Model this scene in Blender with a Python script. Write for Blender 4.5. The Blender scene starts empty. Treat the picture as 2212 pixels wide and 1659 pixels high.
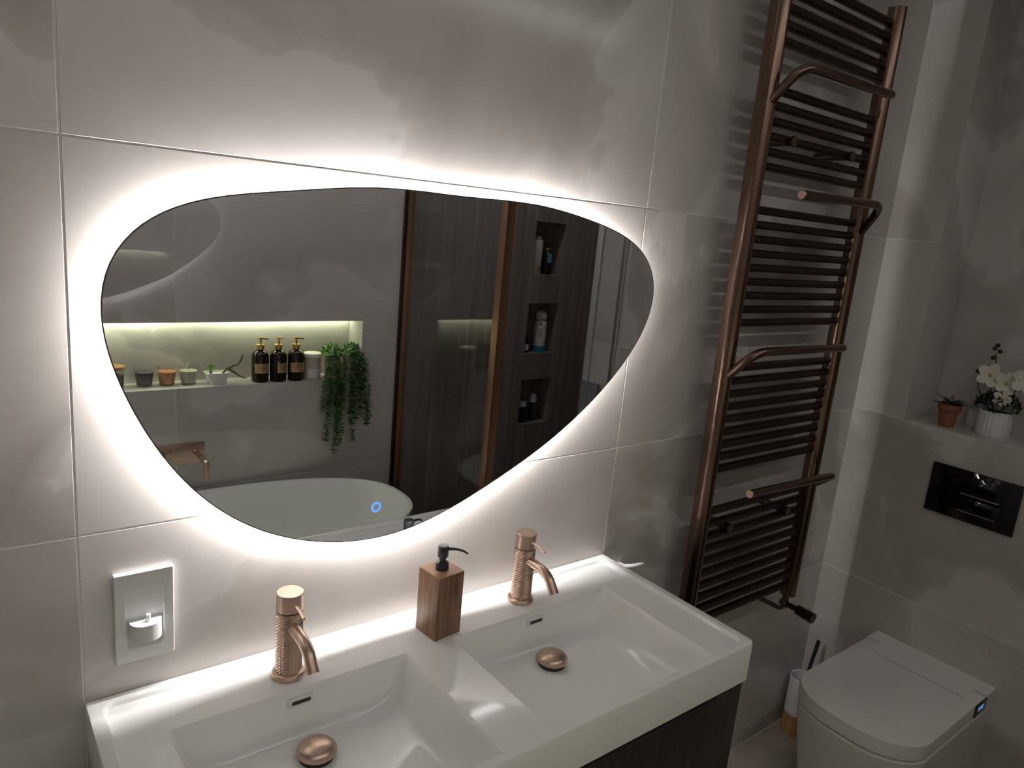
import bpy, bmesh, math, random
import numpy as np
from mathutils import Vector, Matrix
random.seed(7)
sc = bpy.context.scene
COL = sc.collection
PI = math.pi

# ------------------------------------------------------------------ camera
F_PX, YAW, PITCH, ROLL = 1567.2, 0.67491, 0.21713, 0.091563
CAM = Vector((-0.7399, -1.2232, 1.7785))
_f = Vector((math.sin(YAW)*math.cos(PITCH), math.cos(YAW)*math.cos(PITCH), -math.sin(PITCH)))
_r = Vector((math.cos(YAW), -math.sin(YAW), 0)); _u = _r.cross(_f)
_R = math.cos(ROLL)*_r + math.sin(ROLL)*_u
_U = -math.sin(ROLL)*_r + math.cos(ROLL)*_u
cd = bpy.data.cameras.new('camera'); cam = bpy.data.objects.new('camera', cd); COL.objects.link(cam)
cam.matrix_world = Matrix(((_R.x, _U.x, -_f.x, CAM.x), (_R.y, _U.y, -_f.y, CAM.y), (_R.z, _U.z, -_f.z, CAM.z), (0, 0, 0, 1)))
cd.sensor_width = 36.0; cd.lens = 36.0*F_PX/2212.0; cd.clip_start = 0.02
sc.camera = cam
# ------------------------------------------------------------------ world, exposure, light levels
w = bpy.data.worlds.new('world'); sc.world = w; w.use_nodes = True
w.node_tree.nodes['Background'].inputs[0].default_value = (0.02, 0.022, 0.026, 1)
w.node_tree.nodes['Background'].inputs[1].default_value = 1.0
sc.view_settings.view_transform = 'Standard'; sc.view_settings.look = 'None'
sc.view_settings.exposure = 0.5; sc.view_settings.gamma = 1.0
sc.view_settings.use_curve_mapping = False
cy = sc.cycles; cy.max_bounces = 9; cy.diffuse_bounces = 5; cy.glossy_bounces = 6; cy.transparent_max_bounces = 12
cy.adaptive_threshold = 0.025
MIRROR_LED = 390.0
NICHE_LED = 14.0
CEILING_FILL = 16.0  # added fill, no such fitting in view

# ------------------------------------------------------------------ materials
def new_mat(name):
    m = bpy.data.materials.new(name); m.use_nodes = True
    nt = m.node_tree; return m, nt, nt.nodes['Principled BSDF']
def plain(name, col, rough=0.5, metal=0.0, coat=0.0, spec=0.5, noise=0.0, nscale=40.0, bump=0.0, bscale=200.0, trans=0.0):
    m, nt, b = new_mat(name)
    b.inputs['Base Color'].default_value = (*col, 1); b.inputs['Roughness'].default_value = rough
    b.inputs['Metallic'].default_value = metal; b.inputs['Coat Weight'].default_value = coat
    b.inputs['Coat Roughness'].default_value = 0.05
    b.inputs['Specular IOR Level'].default_value = spec
    if trans: b.inputs['Transmission Weight'].default_value = trans
    if noise:
        tc = nt.nodes.new('ShaderNodeTexCoord'); n = nt.nodes.new('ShaderNodeTexNoise')
        n.inputs['Scale'].default_value = nscale; n.inputs['Detail'].default_value = 4
        nt.links.new(tc.outputs['Object'], n.inputs['Vector'])
        r = nt.nodes.new('ShaderNodeValToRGB')
        r.color_ramp.elements[0].position = 0.3; r.color_ramp.elements[1].position = 0.7
        r.color_ramp.elements[0].color = (*[c*(1-noise) for c in col], 1)
        r.color_ramp.elements[1].color = (*[min(1, c*(1+noise)) for c in col], 1)
        nt.links.new(n.outputs['Fac'], r.inputs['Fac']); nt.links.new(r.outputs['Color'], b.inputs['Base Color'])
    if bump:
        tc = nt.nodes.new('ShaderNodeTexCoord'); n = nt.nodes.new('ShaderNodeTexNoise'); n.inputs['Scale'].default_value = bscale
        nt.links.new(tc.outputs['Object'], n.inputs['Vector'])
        bp = nt.nodes.new('ShaderNodeBump'); bp.inputs['Strength'].default_value = bump; bp.inputs['Distance'].default_value = 0.002
        nt.links.new(n.outputs['Fac'], bp.inputs['Height']); nt.links.new(bp.outputs['Normal'], b.inputs['Normal'])
    return m
def emit(name, col, s):
    m = bpy.data.materials.new(name); m.use_nodes = True; nt = m.node_tree; nt.nodes.clear()
    o = nt.nodes.new('ShaderNodeOutputMaterial'); e = nt.nodes.new('ShaderNodeEmission')
    e.inputs[0].default_value = (*col, 1); e.inputs[1].default_value = s
    nt.links.new(e.outputs[0], o.inputs[0]); return m
def thin_glass(name, tint=(0.9, 0.93, 0.92), rough=0.0, ior=1.5):
    m = bpy.data.materials.new(name); m.use_nodes = True; nt = m.node_tree; nt.nodes.clear()
    o = nt.nodes.new('ShaderNodeOutputMaterial'); t = nt.nodes.new('ShaderNodeBsdfTransparent'); g = nt.nodes.new('ShaderNodeBsdfGlossy')
    fr = nt.nodes.new('ShaderNodeFresnel'); ge = nt.nodes.new('ShaderNodeNewGeometry'); mr = nt.nodes.new('ShaderNodeMapRange')
    mr.inputs['To Min'].default_value = ior; mr.inputs['To Max'].default_value = 1.0/ior      # same reflectance from both sides of a pane
    nt.links.new(ge.outputs['Backfacing'], mr.inputs['Value']); nt.links.new(mr.outputs['Result'], fr.inputs['IOR']); mx = nt.nodes.new('ShaderNodeMixShader')
    t.inputs[0].default_value = (*tint, 1); g.inputs['Roughness'].default_value = rough
    nt.links.new(fr.outputs[0], mx.inputs[0]); nt.links.new(t.outputs[0], mx.inputs[1]); nt.links.new(g.outputs[0], mx.inputs[2])
    nt.links.new(mx.outputs[0], o.inputs[0]); return m
def marble(name, light, mid, dark, rough=0.12, scale=1.0, wav=0.0, rust=0.5):
    """layered onyx-look porcelain: torn-edge cloudy layers, random offset for each tile"""
    m, nt, b = new_mat(name); N = nt.nodes.new; L = nt.links.new
    tc = N('ShaderNodeTexCoord'); oi = N('ShaderNodeObjectInfo')
    sc_ = N('ShaderNodeVectorMath'); sc_.operation = 'SCALE'; sc_.inputs['Scale'].default_value = 37.0
    cmb = N('ShaderNodeCombineXYZ'); L(oi.outputs['Random'], cmb.inputs[0]); L(oi.outputs['Random'], cmb.inputs[1])
    L(cmb.outputs[0], sc_.inputs[0])
    add = N('ShaderNodeVectorMath'); L(tc.outputs['Object'], add.inputs[0]); L(sc_.outputs[0], add.inputs[1])
    def noise(s, det, rgh, dist, src=None):
        n = N('ShaderNodeTexNoise'); n.inputs['Scale'].default_value = s*scale; n.inputs['Detail'].default_value = det
        n.inputs['Roughness'].default_value = rgh; n.inputs['Distortion'].default_value = dist
        L((src or add).outputs[0], n.inputs['Vector']); return n
    n1 = noise(1.05, 7, 0.50, 0.35)
    mul = N('ShaderNodeMath'); mul.operation = 'MULTIPLY'; mul.inputs[1].default_value = 3.6; L(n1.outputs['Fac'], mul.inputs[0])
    fr = N('ShaderNodeMath'); fr.operation = 'FRACT'; L(mul.outputs[0], fr.inputs[0])
    r1 = N('ShaderNodeValToRGB'); cr = r1.color_ramp
    cr.elements[0].position = 0.0; cr.elements[0].color = (*light, 1)
    cr.elements[1].position = 1.0; cr.elements[1].color = (*light, 1)
    for p_, c_ in ((0.45, mid), (0.82, dark), (0.955, mid), (0.975, light)):
        e = cr.elements.new(p_); e.color = (*c_, 1)
    L(fr.outputs[0], r1.inputs['Fac'])
    n2 = noise(0.7, 3, 0.5, 0.2)
    r2 = N('ShaderNodeValToRGB'); r2.color_ramp.elements[0].position = 0.35; r2.color_ramp.elements[1].position = 0.65
    L(n2.outputs['Fac'], r2.inputs['Fac'])
    mx = N('ShaderNodeMix'); mx.data_type = 'RGBA'; hf = N('ShaderNodeMath'); hf.operation = 'MULTIPLY'; hf.inputs[1].default_value = 0.6; L(r2.outputs['Color'], hf.inputs[0]); L(hf.outputs[0], mx.inputs['Factor'])
    L(r1.outputs['Color'], mx.inputs['A']); mx.inputs['B'].default_value = (*[(a+c)/2 for a, c in zip(light, mid)], 1)
    # fine rust-coloured veins
    n3 = noise(2.3, 8, 0.62, 0.9)
    r3 = N('ShaderNodeValToRGB'); c3 = r3.color_ramp
    c3.elements[0].position = 0.497; c3.elements[0].color = (0, 0, 0, 1); c3.elements[1].position = 0.503; c3.elements[1].color = (0, 0, 0, 1)
    e = c3.elements.new(0.5); e.color = (1, 1, 1, 1); L(n3.outputs['Fac'], r3.inputs['Fac'])
    n4 = noise(1.6, 2, 0.5, 0.0); r4 = N('ShaderNodeValToRGB'); r4.color_ramp.elements[0].position = 0.56; r4.color_ramp.elements[1].position = 0.66
    L(n4.outputs['Fac'], r4.inputs['Fac'])
    mm = N('ShaderNodeMath'); mm.operation = 'MULTIPLY'; L(r3.outputs['Color'], mm.inputs[0]); L(r4.outputs['Color'], mm.inputs[1])
    m2 = N('ShaderNodeMath'); m2.operation = 'MULTIPLY'; L(mm.outputs[0], m2.inputs[0]); m2.inputs[1].default_value = rust
    mx2 = N('ShaderNodeMix'); mx2.data_type = 'RGBA'; L(m2.outputs[0], mx2.inputs['Factor']); L(mx.outputs['Result'], mx2.inputs['A'])
    mx2.inputs['B'].default_value = (0.30, 0.19, 0.11, 1)
    L(mx2.outputs['Result'], b.inputs['Base Color'])
    b.inputs['Roughness'].default_value = rough
    if wav:
        nb = noise(3.2, 1, 0.5, 0.0); bp = N('ShaderNodeBump'); bp.inputs['Strength'].default_value = 1.0; bp.inputs['Distance'].default_value = wav
        L(nb.outputs['Fac'], bp.inputs['Height']); L(bp.outputs['Normal'], b.inputs['Normal'])
    return m
def wood(name, c1, c2, rough=0.45, sx=40.0, sz=2.0, axis='z', spec=0.4):
    m, nt, b = new_mat(name); N = nt.nodes.new; L = nt.links.new
    tc = N('ShaderNodeTexCoord'); mp = N('ShaderNodeMapping')
    mp.inputs['Scale'].default_value = (sx, sx, sz) if axis == 'z' else (sz, sx, sx)
    oi = N('ShaderNodeObjectInfo'); ad = N('ShaderNodeVectorMath'); sv = N('ShaderNodeVectorMath'); sv.operation = 'SCALE'; sv.inputs['Scale'].default_value = 50
    cb = N('ShaderNodeCombineXYZ'); L(oi.outputs['Random'], cb.inputs[0]); L(oi.outputs['Random'], cb.inputs[2]); L(cb.outputs[0], sv.inputs[0])
    L(tc.outputs['Object'], mp.inputs['Vector']); L(mp.outputs[0], ad.inputs[0]); L(sv.outputs[0], ad.inputs[1])
    n = N('ShaderNodeTexNoise'); n.inputs['Scale'].default_value = 1.0; n.inputs['Detail'].default_value = 6; n.inputs['Distortion'].default_value = 0.8
    L(ad.outputs[0], n.inputs['Vector'])
    r = N('ShaderNodeValToRGB'); r.color_ramp.elements[0].position = 0.32; r.color_ramp.elements[1].position = 0.68
    r.color_ramp.elements[0].color = (*c1, 1); r.color_ramp.elements[1].color = (*c2, 1)
    L(n.outputs['Fac'], r.inputs['Fac']); L(r.outputs['Color'], b.inputs['Base Color'])
    b.inputs['Roughness'].default_value = rough; b.inputs['Specular IOR Level'].default_value = spec
    return m

M = {}
M['tile'] = marble('porcelain_tile', (0.71, 0.685, 0.665), (0.59, 0.56, 0.535), (0.45, 0.42, 0.395), rough=0.16, wav=0.0006)
M['tile_polished'] = marble('polished_tile', (0.74, 0.71, 0.695), (0.65, 0.62, 0.605), (0.53, 0.50, 0.485), rough=0.02, wav=0.0005)
M['tile_polished'].node_tree.nodes['Principled BSDF'].inputs['Specular IOR Level'].default_value = 0.9
M['floor_tile'] = marble('floor_tile', (0.56, 0.51, 0.45), (0.46, 0.41, 0.36), (0.34, 0.29, 0.25), rough=0.12, scale=1.6, rust=0.9)
M['grout'] = plain('grout', (0.80, 0.785, 0.765), 0.8)
M['ceiling'] = plain('ceiling_paint', (0.85, 0.845, 0.83), 0.9)
M['ceramic'] = plain('white_ceramic', (0.88, 0.88, 0.87), 0.07, spec=0.5)
M['ceramic2'] = plain('toilet_ceramic', (0.86, 0.855, 0.84), 0.06)
M['acrylic'] = plain('bath_acrylic', (0.86, 0.87, 0.85), 0.25)
M['white_plastic'] = plain('white_plastic', (0.78, 0.79, 0.80), 0.3)
M['copper'] = plain('brushed_copper', (0.60, 0.445, 0.36), 0.34, metal=1.0)
M['copper_top'] = plain('brushed_copper_top', (0.76, 0.55, 0.43), 0.33, metal=1.0)
M['bronze'] = plain('dark_bronze', (0.21, 0.138, 0.108), 0.24, metal=1.0)
M['bronze_bar'] = plain('dark_bronze_bar', (0.085, 0.062, 0.052), 0.34, metal=1.0)
M['frame'] = plain('bronze_frame', (0.40, 0.24, 0.15), 0.38, metal=1.0)
M['black'] = plain('matt_black_plastic', (0.022, 0.025, 0.032), 0.35)
M['black_glass'] = plain('black_glass', (0.004, 0.0035, 0.003), 0.04, spec=0.6)
M['dark'] = plain('dark_slot', (0.03, 0.03, 0.035), 0.5)
M['chrome'] = plain('chrome', (0.62, 0.63, 0.65), 0.15, metal=1.0)
M['alu'] = plain('aluminium', (0.75, 0.75, 0.76), 0.35, metal=1.0)
M['mirror'] = plain('mirror_silver', (0.90, 0.92, 0.95), 0.0, metal=1.0)
M['glass_edge'] = plain('glass_edge', (0.05, 0.07, 0.065), 0.1)
M['led'] = emit('led_white', (1.0, 0.945, 0.925), MIRROR_LED)
M['niche_led'] = emit('niche_led', (0.93, 1.0, 0.66), NICHE_LED)
M['blue_led'] = emit('blue_led', (0.12, 0.36, 1.0), 1.6)
M['blue_ring'] = emit('blue_ring', (0.16, 0.36, 0.85), 0.8)
M['screen'] = thin_glass('shower_glass', (0.88, 0.89, 0.89))
M['clear'] = thin_glass('clear_glass', (0.985, 0.99, 0.985), ior=1.4)
M['walnut'] = wood('walnut', (0.14, 0.068, 0.036), (0.30, 0.165, 0.098), 0.42, sx=90, sz=7)
M['walnut_top'] = wood('walnut_top', (0.32, 0.165, 0.085), (0.46, 0.26, 0.14), 0.4, sx=60, sz=6, axis='x')
M['wenge'] = wood('dark_oak', (0.026, 0.019, 0.015), (0.060, 0.044, 0.035), 0.4, sx=60, sz=3)
M['wood_tile'] = wood('wood_look_tile', (0.19, 0.158, 0.142), (0.32, 0.27, 0.245), 0.35, sx=28, sz=1.2)
M['bamboo'] = wood('bamboo', (0.42, 0.22, 0.09), (0.56, 0.32, 0.15), 0.5, sx=50, sz=4)
M['amber'] = plain('dark_amber_glass', (0.018, 0.008, 0.006), 0.06)
M['gold'] = plain('gold_metal', (0.85, 0.60, 0.22), 0.25, metal=1.0)
M['gold_label'] = plain('gold_label', (0.55, 0.40, 0.20), 0.42, metal=0.6)
M['cream'] = plain('cream_lid', (0.82, 0.80, 0.66), 0.4)
M['jar'] = plain('blush_jar', (0.62, 0.50, 0.44), 0.35, noise=0.2, nscale=18)
M['wax_dark'] = plain('dark_wax', (0.11, 0.085, 0.12), 0.5)
M['wax_amber'] = plain('amber_wax', (0.55, 0.25, 0.13), 0.5)
M['wax_cream'] = plain('cream_wax', (0.52, 0.49, 0.40), 0.5)
M['leaf'] = plain('leaf_green', (0.09, 0.24, 0.055), 0.5, noise=0.5, nscale=30)
M['leaf_dark'] = plain('leaf_dark', (0.02, 0.045, 0.02), 0.5, noise=0.4, nscale=40)
M['leaf_lime'] = plain('leaf_lime', (0.22, 0.36, 0.06), 0.45)
M['leaf_pale'] = plain('succulent_grey', (0.13, 0.19, 0.17), 0.5)
M['stem'] = plain('stem', (0.10, 0.12, 0.045), 0.5)
M['stem_red'] = plain('stem_tip', (0.40, 0.14, 0.10), 0.5)
M['terracotta'] = plain('terracotta', (0.30, 0.12, 0.07), 0.8, noise=0.15)
M['petal'] = plain('white_petal', (0.78, 0.76, 0.66), 0.6)
M['yellow'] = plain('flower_heart', (0.55, 0.38, 0.06), 0.6)
M['soil'] = plain('soil', (0.02, 0.016, 0.012), 0.9)
M['bottle_white'] = plain('white_bottle', (0.62, 0.60, 0.56), 0.35)
M['bottle_black'] = plain('black_bottle', (0.012, 0.013, 0.016), 0.2)
M['blue_label'] = plain('blue_label', (0.10, 0.30, 0.50), 0.4)
M['blue_base'] = plain('blue_base', (0.03, 0.22, 0.36), 0.35)
M['paper'] = plain('paper_label', (0.70, 0.69, 0.66), 0.6)
M['ink'] = plain('ink', (0.05, 0.05, 0.06), 0.6)
M['door'] = plain('door_paint', (0.55, 0.54, 0.52), 0.5)
M['pale_trim'] = plain('pale_trim', (0.62, 0.62, 0.60), 0.3)
M['towel'] = plain('grey_towel', (0.30, 0.30, 0.32), 0.9, noise=0.3, nscale=60)

# ------------------------------------------------------------------ mesh helpers
def V(*a): return Vector(a)
def finish(bm, smooth=35):
    bmesh.ops.recalc_face_normals(bm, faces=bm.faces)
    me = bpy.data.meshes.new('m'); bm.to_mesh(me); bm.free()
    if smooth:
        me.polygons.foreach_set('use_smooth', [True]*len(me.polygons))
        me.set_sharp_from_angle(angle=math.radians(smooth))
    return me
def obj(name, bm, mat, parent=None, loc=(0, 0, 0), rotz=0.0, smooth=35):
    me = bm if isinstance(bm, bpy.types.Mesh) else finish(bm, smooth)
    o = bpy.data.objects.new(name, me); COL.objects.link(o)
    if not me.materials: me.materials.append(M[mat] if isinstance(mat, str) else mat)
    o.location = loc; o.rotation_euler = (0, 0, rotz)
    if parent: o.parent = parent
    return o
def tag(o, label, cat=None, group=None, kind=None):
    o['label'] = label
    if cat: o['category'] = cat
    if group: o['group'] = group
    if kind: o['kind'] = kind
    return o
def thing(name, label, cat, loc=(0, 0, 0), rotz=0.0, group=None):
    o = bpy.data.objects.new(name, None); COL.objects.link(o); o.empty_display_size = 0.05
    o.location = loc; o.rotation_euler = (0, 0, rotz); return tag(o, label, cat, group)
def copy_tree(o, parent=None):
    c = o.copy(); COL.objects.link(c); c.parent = parent
    for ch in list(o.children): copy_tree(ch, c)
    return c
def B(): return bmesh.new()
def box(bm, x0, x1, y0, y1, z0, z1, bev=0.0, seg=2):
    g = bmesh.ops.create_cube(bm, size=1.0)
    for v in g['verts']:
        v.co = Vector(((x0+x1)/2+v.co.x*(x1-x0), (y0+y1)/2+v.co.y*(y1-y0), (z0+z1)/2+v.co.z*(z1-z0)))
    if bev:
        es = list({e for v in g['verts'] for e in v.link_edges})
        bmesh.ops.bevel(bm, geom=es, offset=bev, segments=seg, affect='EDGES', profile=0.5)
    return bm
def bx(*a, **k): return box(B(), *a, **k)
def lathe(bm, prof, n=32, c=(0, 0, 0), fn=None):
    """profile of (r, z); r=0 closes"""
    rings = []
    for r, z in prof:
        if r <= 1e-6: rings.append([bm.verts.new((c[0], c[1], c[2]+z))])
        else:
            ring = []
            for i in range(n):
                a = 2*PI*i/n; rr = r*(fn(a) if fn else 1.0)
                ring.append(bm.verts.new((c[0]+rr*math.cos(a), c[1]+rr*math.sin(a), c[2]+z)))
            rings.append(ring)
    for a, b in zip(rings, rings[1:]):
        if len(a) == 1 and len(b) == 1: continue
        for i in range(n):
            j = (i+1) % n
            if len(a) == 1: bm.faces.new((a[0], b[i], b[j]))
            elif len(b) == 1: bm.faces.new((a[i], a[j], b[0]))
            else: bm.faces.new((a[i], a[j], b[j], b[i]))
    return bm
def cyl(r, z0, z1, bev=0.001, n=32, c=(0, 0, 0)):
    return lathe(B(), [(0, z0), (r-bev, z0), (r, z0+bev), (r, z1-bev), (r-bev, z1), (0, z1)], n, c)
def tube(bm, pts, r, n=10, caps=True):
    pts = [Vector(p) for p in pts]; rs = r if isinstance(r, (list, tuple)) else [r]*len(pts)
    rings = []; up = None
    for i, p in enumerate(pts):
        d = (pts[min(i+1, len(pts)-1)]-pts[max(i-1, 0)]).normalized()
        if up is None:
            up = Vector((0, 0, 1)) if abs(d.z) < 0.9 else Vector((1, 0, 0))
        s = d.cross(up).normalized(); up = s.cross(d).normalized()
        rings.append([bm.verts.new(p+rs[i]*(math.cos(2*PI*k/n)*s+math.sin(2*PI*k/n)*up)) for k in range(n)])
    for a, b in zip(rings, rings[1:]):
        for k in range(n): bm.faces.new((a[k], a[(k+1) % n], b[(k+1) % n], b[k]))
    if caps: bm.faces.new(rings[0][::-1]); bm.faces.new(rings[-1])
    return bm
def fillet(pts, rad, seg=8):
    pts = [Vector(p) for p in pts]; out = [pts[0]]
    for i in range(1, len(pts)-1):
        a, b, c = pts[i-1], pts[i], pts[i+1]
        d1 = (a-b).normalized(); d2 = (c-b).normalized()
        q0 = b+d1*min(rad, (a-b).length*0.49); q1 = b+d2*min(rad, (c-b).length*0.49)
        for k in range(seg+1):
            t = k/seg; out.append((1-t)**2*q0+2*t*(1-t)*b+t*t*q1)
    out.append(pts[-1]); return out
def rrect(x0, x1, y0, y1, r, n=6):
    out = []
    rr = r if isinstance(r, (list, tuple)) else [r]*4
    for (cx, cy, a0, q) in ((x1-rr[0], y1-rr[0], 0, rr[0]), (x0+rr[1], y1-rr[1], PI/2, rr[1]), (x0+rr[2], y0+rr[2], PI, rr[2]), (x1-rr[3], y0+rr[3], 1.5*PI, rr[3])):
        for k in range(n+1):
            a = a0+PI/2*k/n; out.append((cx+q*math.cos(a), cy+q*math.sin(a)))
    return out
def loft(bm, rings, cap0=True, cap1=True):
    vs = [[bm.verts.new(p) for p in ring] for ring in rings]; n = len(vs[0])
    for a, b in zip(vs, vs[1:]):
        for i in range(n): bm.faces.new((a[i], a[(i+1) % n], b[(i+1) % n], b[i]))
    if cap0: bm.faces.new(vs[0][::-1])
    if cap1: bm.faces.new(vs[-1])
    return vs
def sweep_outline(pts2, z0, z1, bev=0.0, f=lambda x, y, z: (x, y, z)):
    """solid of an outline (list of (x, y)) between z0 and z1 with a small chamfer"""
    bm = B(); P = np.array(pts2); nrm = outline_normals(P)
    Q = P-nrm*bev
    rings = [(Q, z0), (P, z0+bev), (P, z1-bev), (Q, z1)] if bev else [(P, z0), (P, z1)]
    loft(bm, [[f(x, y, z) for x, y in R_] for R_, z in rings]); return bm
def outline_normals(P):
    t = np.roll(P, -1, 0)-np.roll(P, 1, 0); t /= np.linalg.norm(t, axis=1)[:, None]+1e-12
    n = np.stack([t[:, 1], -t[:, 0]], 1)
    area = 0.5*np.sum(P[:, 0]*np.roll(P[:, 1], -1)-np.roll(P[:, 0], -1)*P[:, 1])
    return n if area > 0 else -n

# ------------------------------------------------------------------ room dimensions
CEIL = 2.70; XR = 1.81; YB = -1.795; XS = 2.16; XG = 0.956; XL = -1.80; YG = -1.045; YE = -1.415
TT = 0.0009; GAP = 0.0030
def grid_minus(cells, holes):
    out = []
    for (a0, a1, b0, b1) in cells:
        rects = [(a0, a1, b0, b1)]
        for (h0, h1, k0, k1) in holes:
            nxt = []
            for (u0, u1, v0, v1) in rects:
                if h1 <= u0 or h0 >= u1 or k1 <= v0 or k0 >= v1: nxt.append((u0, u1, v0, v1)); continue
                if v0 < k0: nxt.append((u0, u1, v0, k0))
                if v1 > k1: nxt.append((u0, u1, k1, v1))
                vv0, vv1 = max(v0, k0), min(v1, k1)
                if u0 < h0: nxt.append((u0, h0, vv0, vv1))
                if u1 > h1: nxt.append((h1, u1, vv0, vv1))
            rects = nxt
        out += rects
    return [r for r in out if r[1]-r[0] > 0.004 and r[3]-r[2] > 0.004]
_cache = {}
def slab(name, parent, rect, frame, mat, thick=TT, gap=GAP, bev=0.0006):
    """one tile / plank. frame(u, v, d) -> world, d = height above the wall backing"""
    u0, u1, v0, v1 = rect; lu, lv = u1-u0-gap, v1-v0-gap
    o0 = Vector(frame(0, 0, 0)); eu = Vector(frame(1, 0, 0))-o0; ev = Vector(frame(0, 1, 0))-o0; ed = Vector(frame(0, 0, 1))-o0
    key = (round(lu, 4), round(lv, 4), thick, tuple(eu), tuple(ev), str(mat))
    if key not in _cache:
        bm = B(); b = min(bev, lu*0.3, lv*0.3)
        def P(u, v, d): return eu*u+ev*v+ed*d
        lo = [P(-lu/2, -lv/2, 0), P(lu/2, -lv/2, 0), P(lu/2, lv/2, 0), P(-lu/2, lv/2, 0)]
        md = [p+ed*(thick-b) for p in lo]
        tp = [P(-lu/2+b, -lv/2+b, thick), P(lu/2-b, -lv/2+b, thick), P(lu/2-b, lv/2-b, thick), P(-lu/2+b, lv/2-b, thick)]
        loft(bm, [lo, md, tp]); _cache[key] = finish(bm, 0)
    return obj(name, _cache[key], mat, parent, loc=frame((u0+u1)/2, (v0+v1)/2, 0))
def cut_tile(parent, cell, hole, frame, mat):
    """one tile with a notch cut out where the niche crosses it"""
    u0, u1, v0, v1 = cell; h0, h1, k0, k1 = hole; g = GAP/2
    if h1 <= u0 or h0 >= u1 or k1 <= v0 or k0 >= v1: return slab('tile', parent, cell, frame, mat)
    us = sorted({u0+g, u1-g} | {x for x in (h0-g, h1+g) if u0+g < x < u1-g}); vs_ = sorted({v0+g, v1-g} | {x for x in (k0-g, k1+g) if v0+g < x < v1-g})
    o0 = Vector(frame(0, 0, 0)); eu = Vector(frame(1, 0, 0))-o0; ev = Vector(frame(0, 1, 0))-o0; ed = Vector(frame(0, 0, 1))-o0
    cu, cv_ = (u0+u1)/2, (v0+v1)/2; bm = B(); vd = {}
    def vert(a, b):
        if (a, b) not in vd: vd[(a, b)] = bm.verts.new(eu*(a-cu)+ev*(b-cv_))
        return vd[(a, b)]
    for a, b in zip(us, us[1:]):
        for c, d in zip(vs_, vs_[1:]):
            if h0-g <= a and b <= h1+g and k0-g <= c and d <= k1+g: continue
            bm.faces.new((vert(a, c), vert(b, c), vert(b, d), vert(a, d)))
    if not bm.faces: bm.free(); return
    ex = bmesh.ops.extrude_face_region(bm, geom=list(bm.faces))
    bmesh.ops.translate(bm, verts=[v for v in ex['geom'] if isinstance(v, bmesh.types.BMVert)], vec=ed*TT)
    return obj('tile', finish(bm, 0), mat, parent, loc=frame(cu, cv_, 0))
def cells(us, vs): return [(a, b, c, d) for a, b in zip(us, us[1:]) for c, d in zip(vs, vs[1:])]
def struct(name, bm, mat, label, cat):
    o = obj(name, bm, mat); return tag(o, label, cat, kind='structure')

# floor, ceiling
floor = struct('floor', bx(XL, XS, YB, 0.0, -0.06, -TT), 'grout', 'pale beige marble tiled bathroom floor', 'floor')
for r in grid_minus(cells([XL, -0.58, 0.02, 0.62, 1.22, XS], [YB, -1.22, -0.62, 0.0]), []):
    slab('tile', floor, r, lambda u, v, d: (u, v, -TT+d), 'floor_tile')
struct('ceiling', bx(XL, XS, YB, 0.0, CEIL, CEIL+0.06), 'ceiling', 'plain painted bathroom ceiling', 'ceiling')
# mirror wall
wf = struct('wall_front', bx(XL, XS, TT, TT+0.08, 0, CEIL), 'grout', 'grey onyx-look tiled wall behind the lit mirror', 'wall')
for r in cells([XL, -0.6, 0.6, XR-0.001], [0.0, 0.042, 0.642, 1.242, 1.842, CEIL]):
    slab('tile', wf, r, lambda u, v, d: (u, TT-d, v), 'tile')
# toilet wall (boxed out), with a tall niche
NY0, NY1, NZ0, NZ1, NX = -0.72, -0.178, 1.25, 2.62, 2.04
wr = B()
box(wr, XR+TT, XR+TT+0.10, NY1+0.004, 0.0, 0, CEIL); box(wr, XR+TT, XR+TT+0.10, YE+0.0, NY0-0.004, 0, CEIL)
box(wr, XR+TT, XR+TT+0.10, NY0-0.003, NY1+0.003, 0, NZ0-0.005); box(wr, XR+TT, XR+TT+0.10, NY0-0.003, NY1+0.003, NZ1+0.005, CEIL)
wr = struct('wall_right', wr, 'grout', 'grey onyx-look tiled wall behind the toilet, with a tall niche', 'wall')
for r in cells([YE, -1.2, 0.0], [0.0, 0.042, 0.642, NZ0, 1.842, CEIL]):
    cut_tile(wr, r, (NY0, NY1, NZ0, NZ1), lambda u, v, d: (XR+TT-d, u, v), 'tile')
nl = B()
box(nl, NX, NX+0.01, NY0-0.01, NY1+0.01, NZ0-0.01, NZ1+0.01)
box(nl, XR+0.001, NX, NY0-0.01, NY0, NZ0-0.01, NZ1+0.01); box(nl, XR+0.001, NX, NY1, NY1+0.01, NZ0-0.01, NZ1+0.01)
box(nl, XR+0.001, NX, NY0, NY1, NZ0-0.012, NZ0); box(nl, XR+0.001, NX, NY0, NY1, NZ1, NZ1+0.01)
obj('niche_lining', nl, 'tile', wr)
# return of the boxed wall towards the shower and the shower's end wall
struct('wall_return', bx(XR+0.001, XS, YE, YE+0.08, 0, CEIL), 'wood_tile', 'dark wood-look end of the boxed-out toilet wall', 'wall')
struct('wall_shower', bx(XS, XS+0.08, YB, 0.0, 0, CEIL), 'wood_tile', 'dark wood-look end wall of the shower', 'wall')
struct('trim_1', bx(XR-0.012, XR-0.0005, YE-0.004, YE+0.034, 0, CEIL, bev=0.002), 'pale_trim', 'pale vertical corner trim at the shower end of the toilet wall', 'trim')
struct('trim_2', bx(XR-0.009, XR-0.0005, -1.246, -1.218, 0, CEIL, bev=0.002), 'alu', 'slim metal vertical trim on the toilet wall', 'trim')
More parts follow.
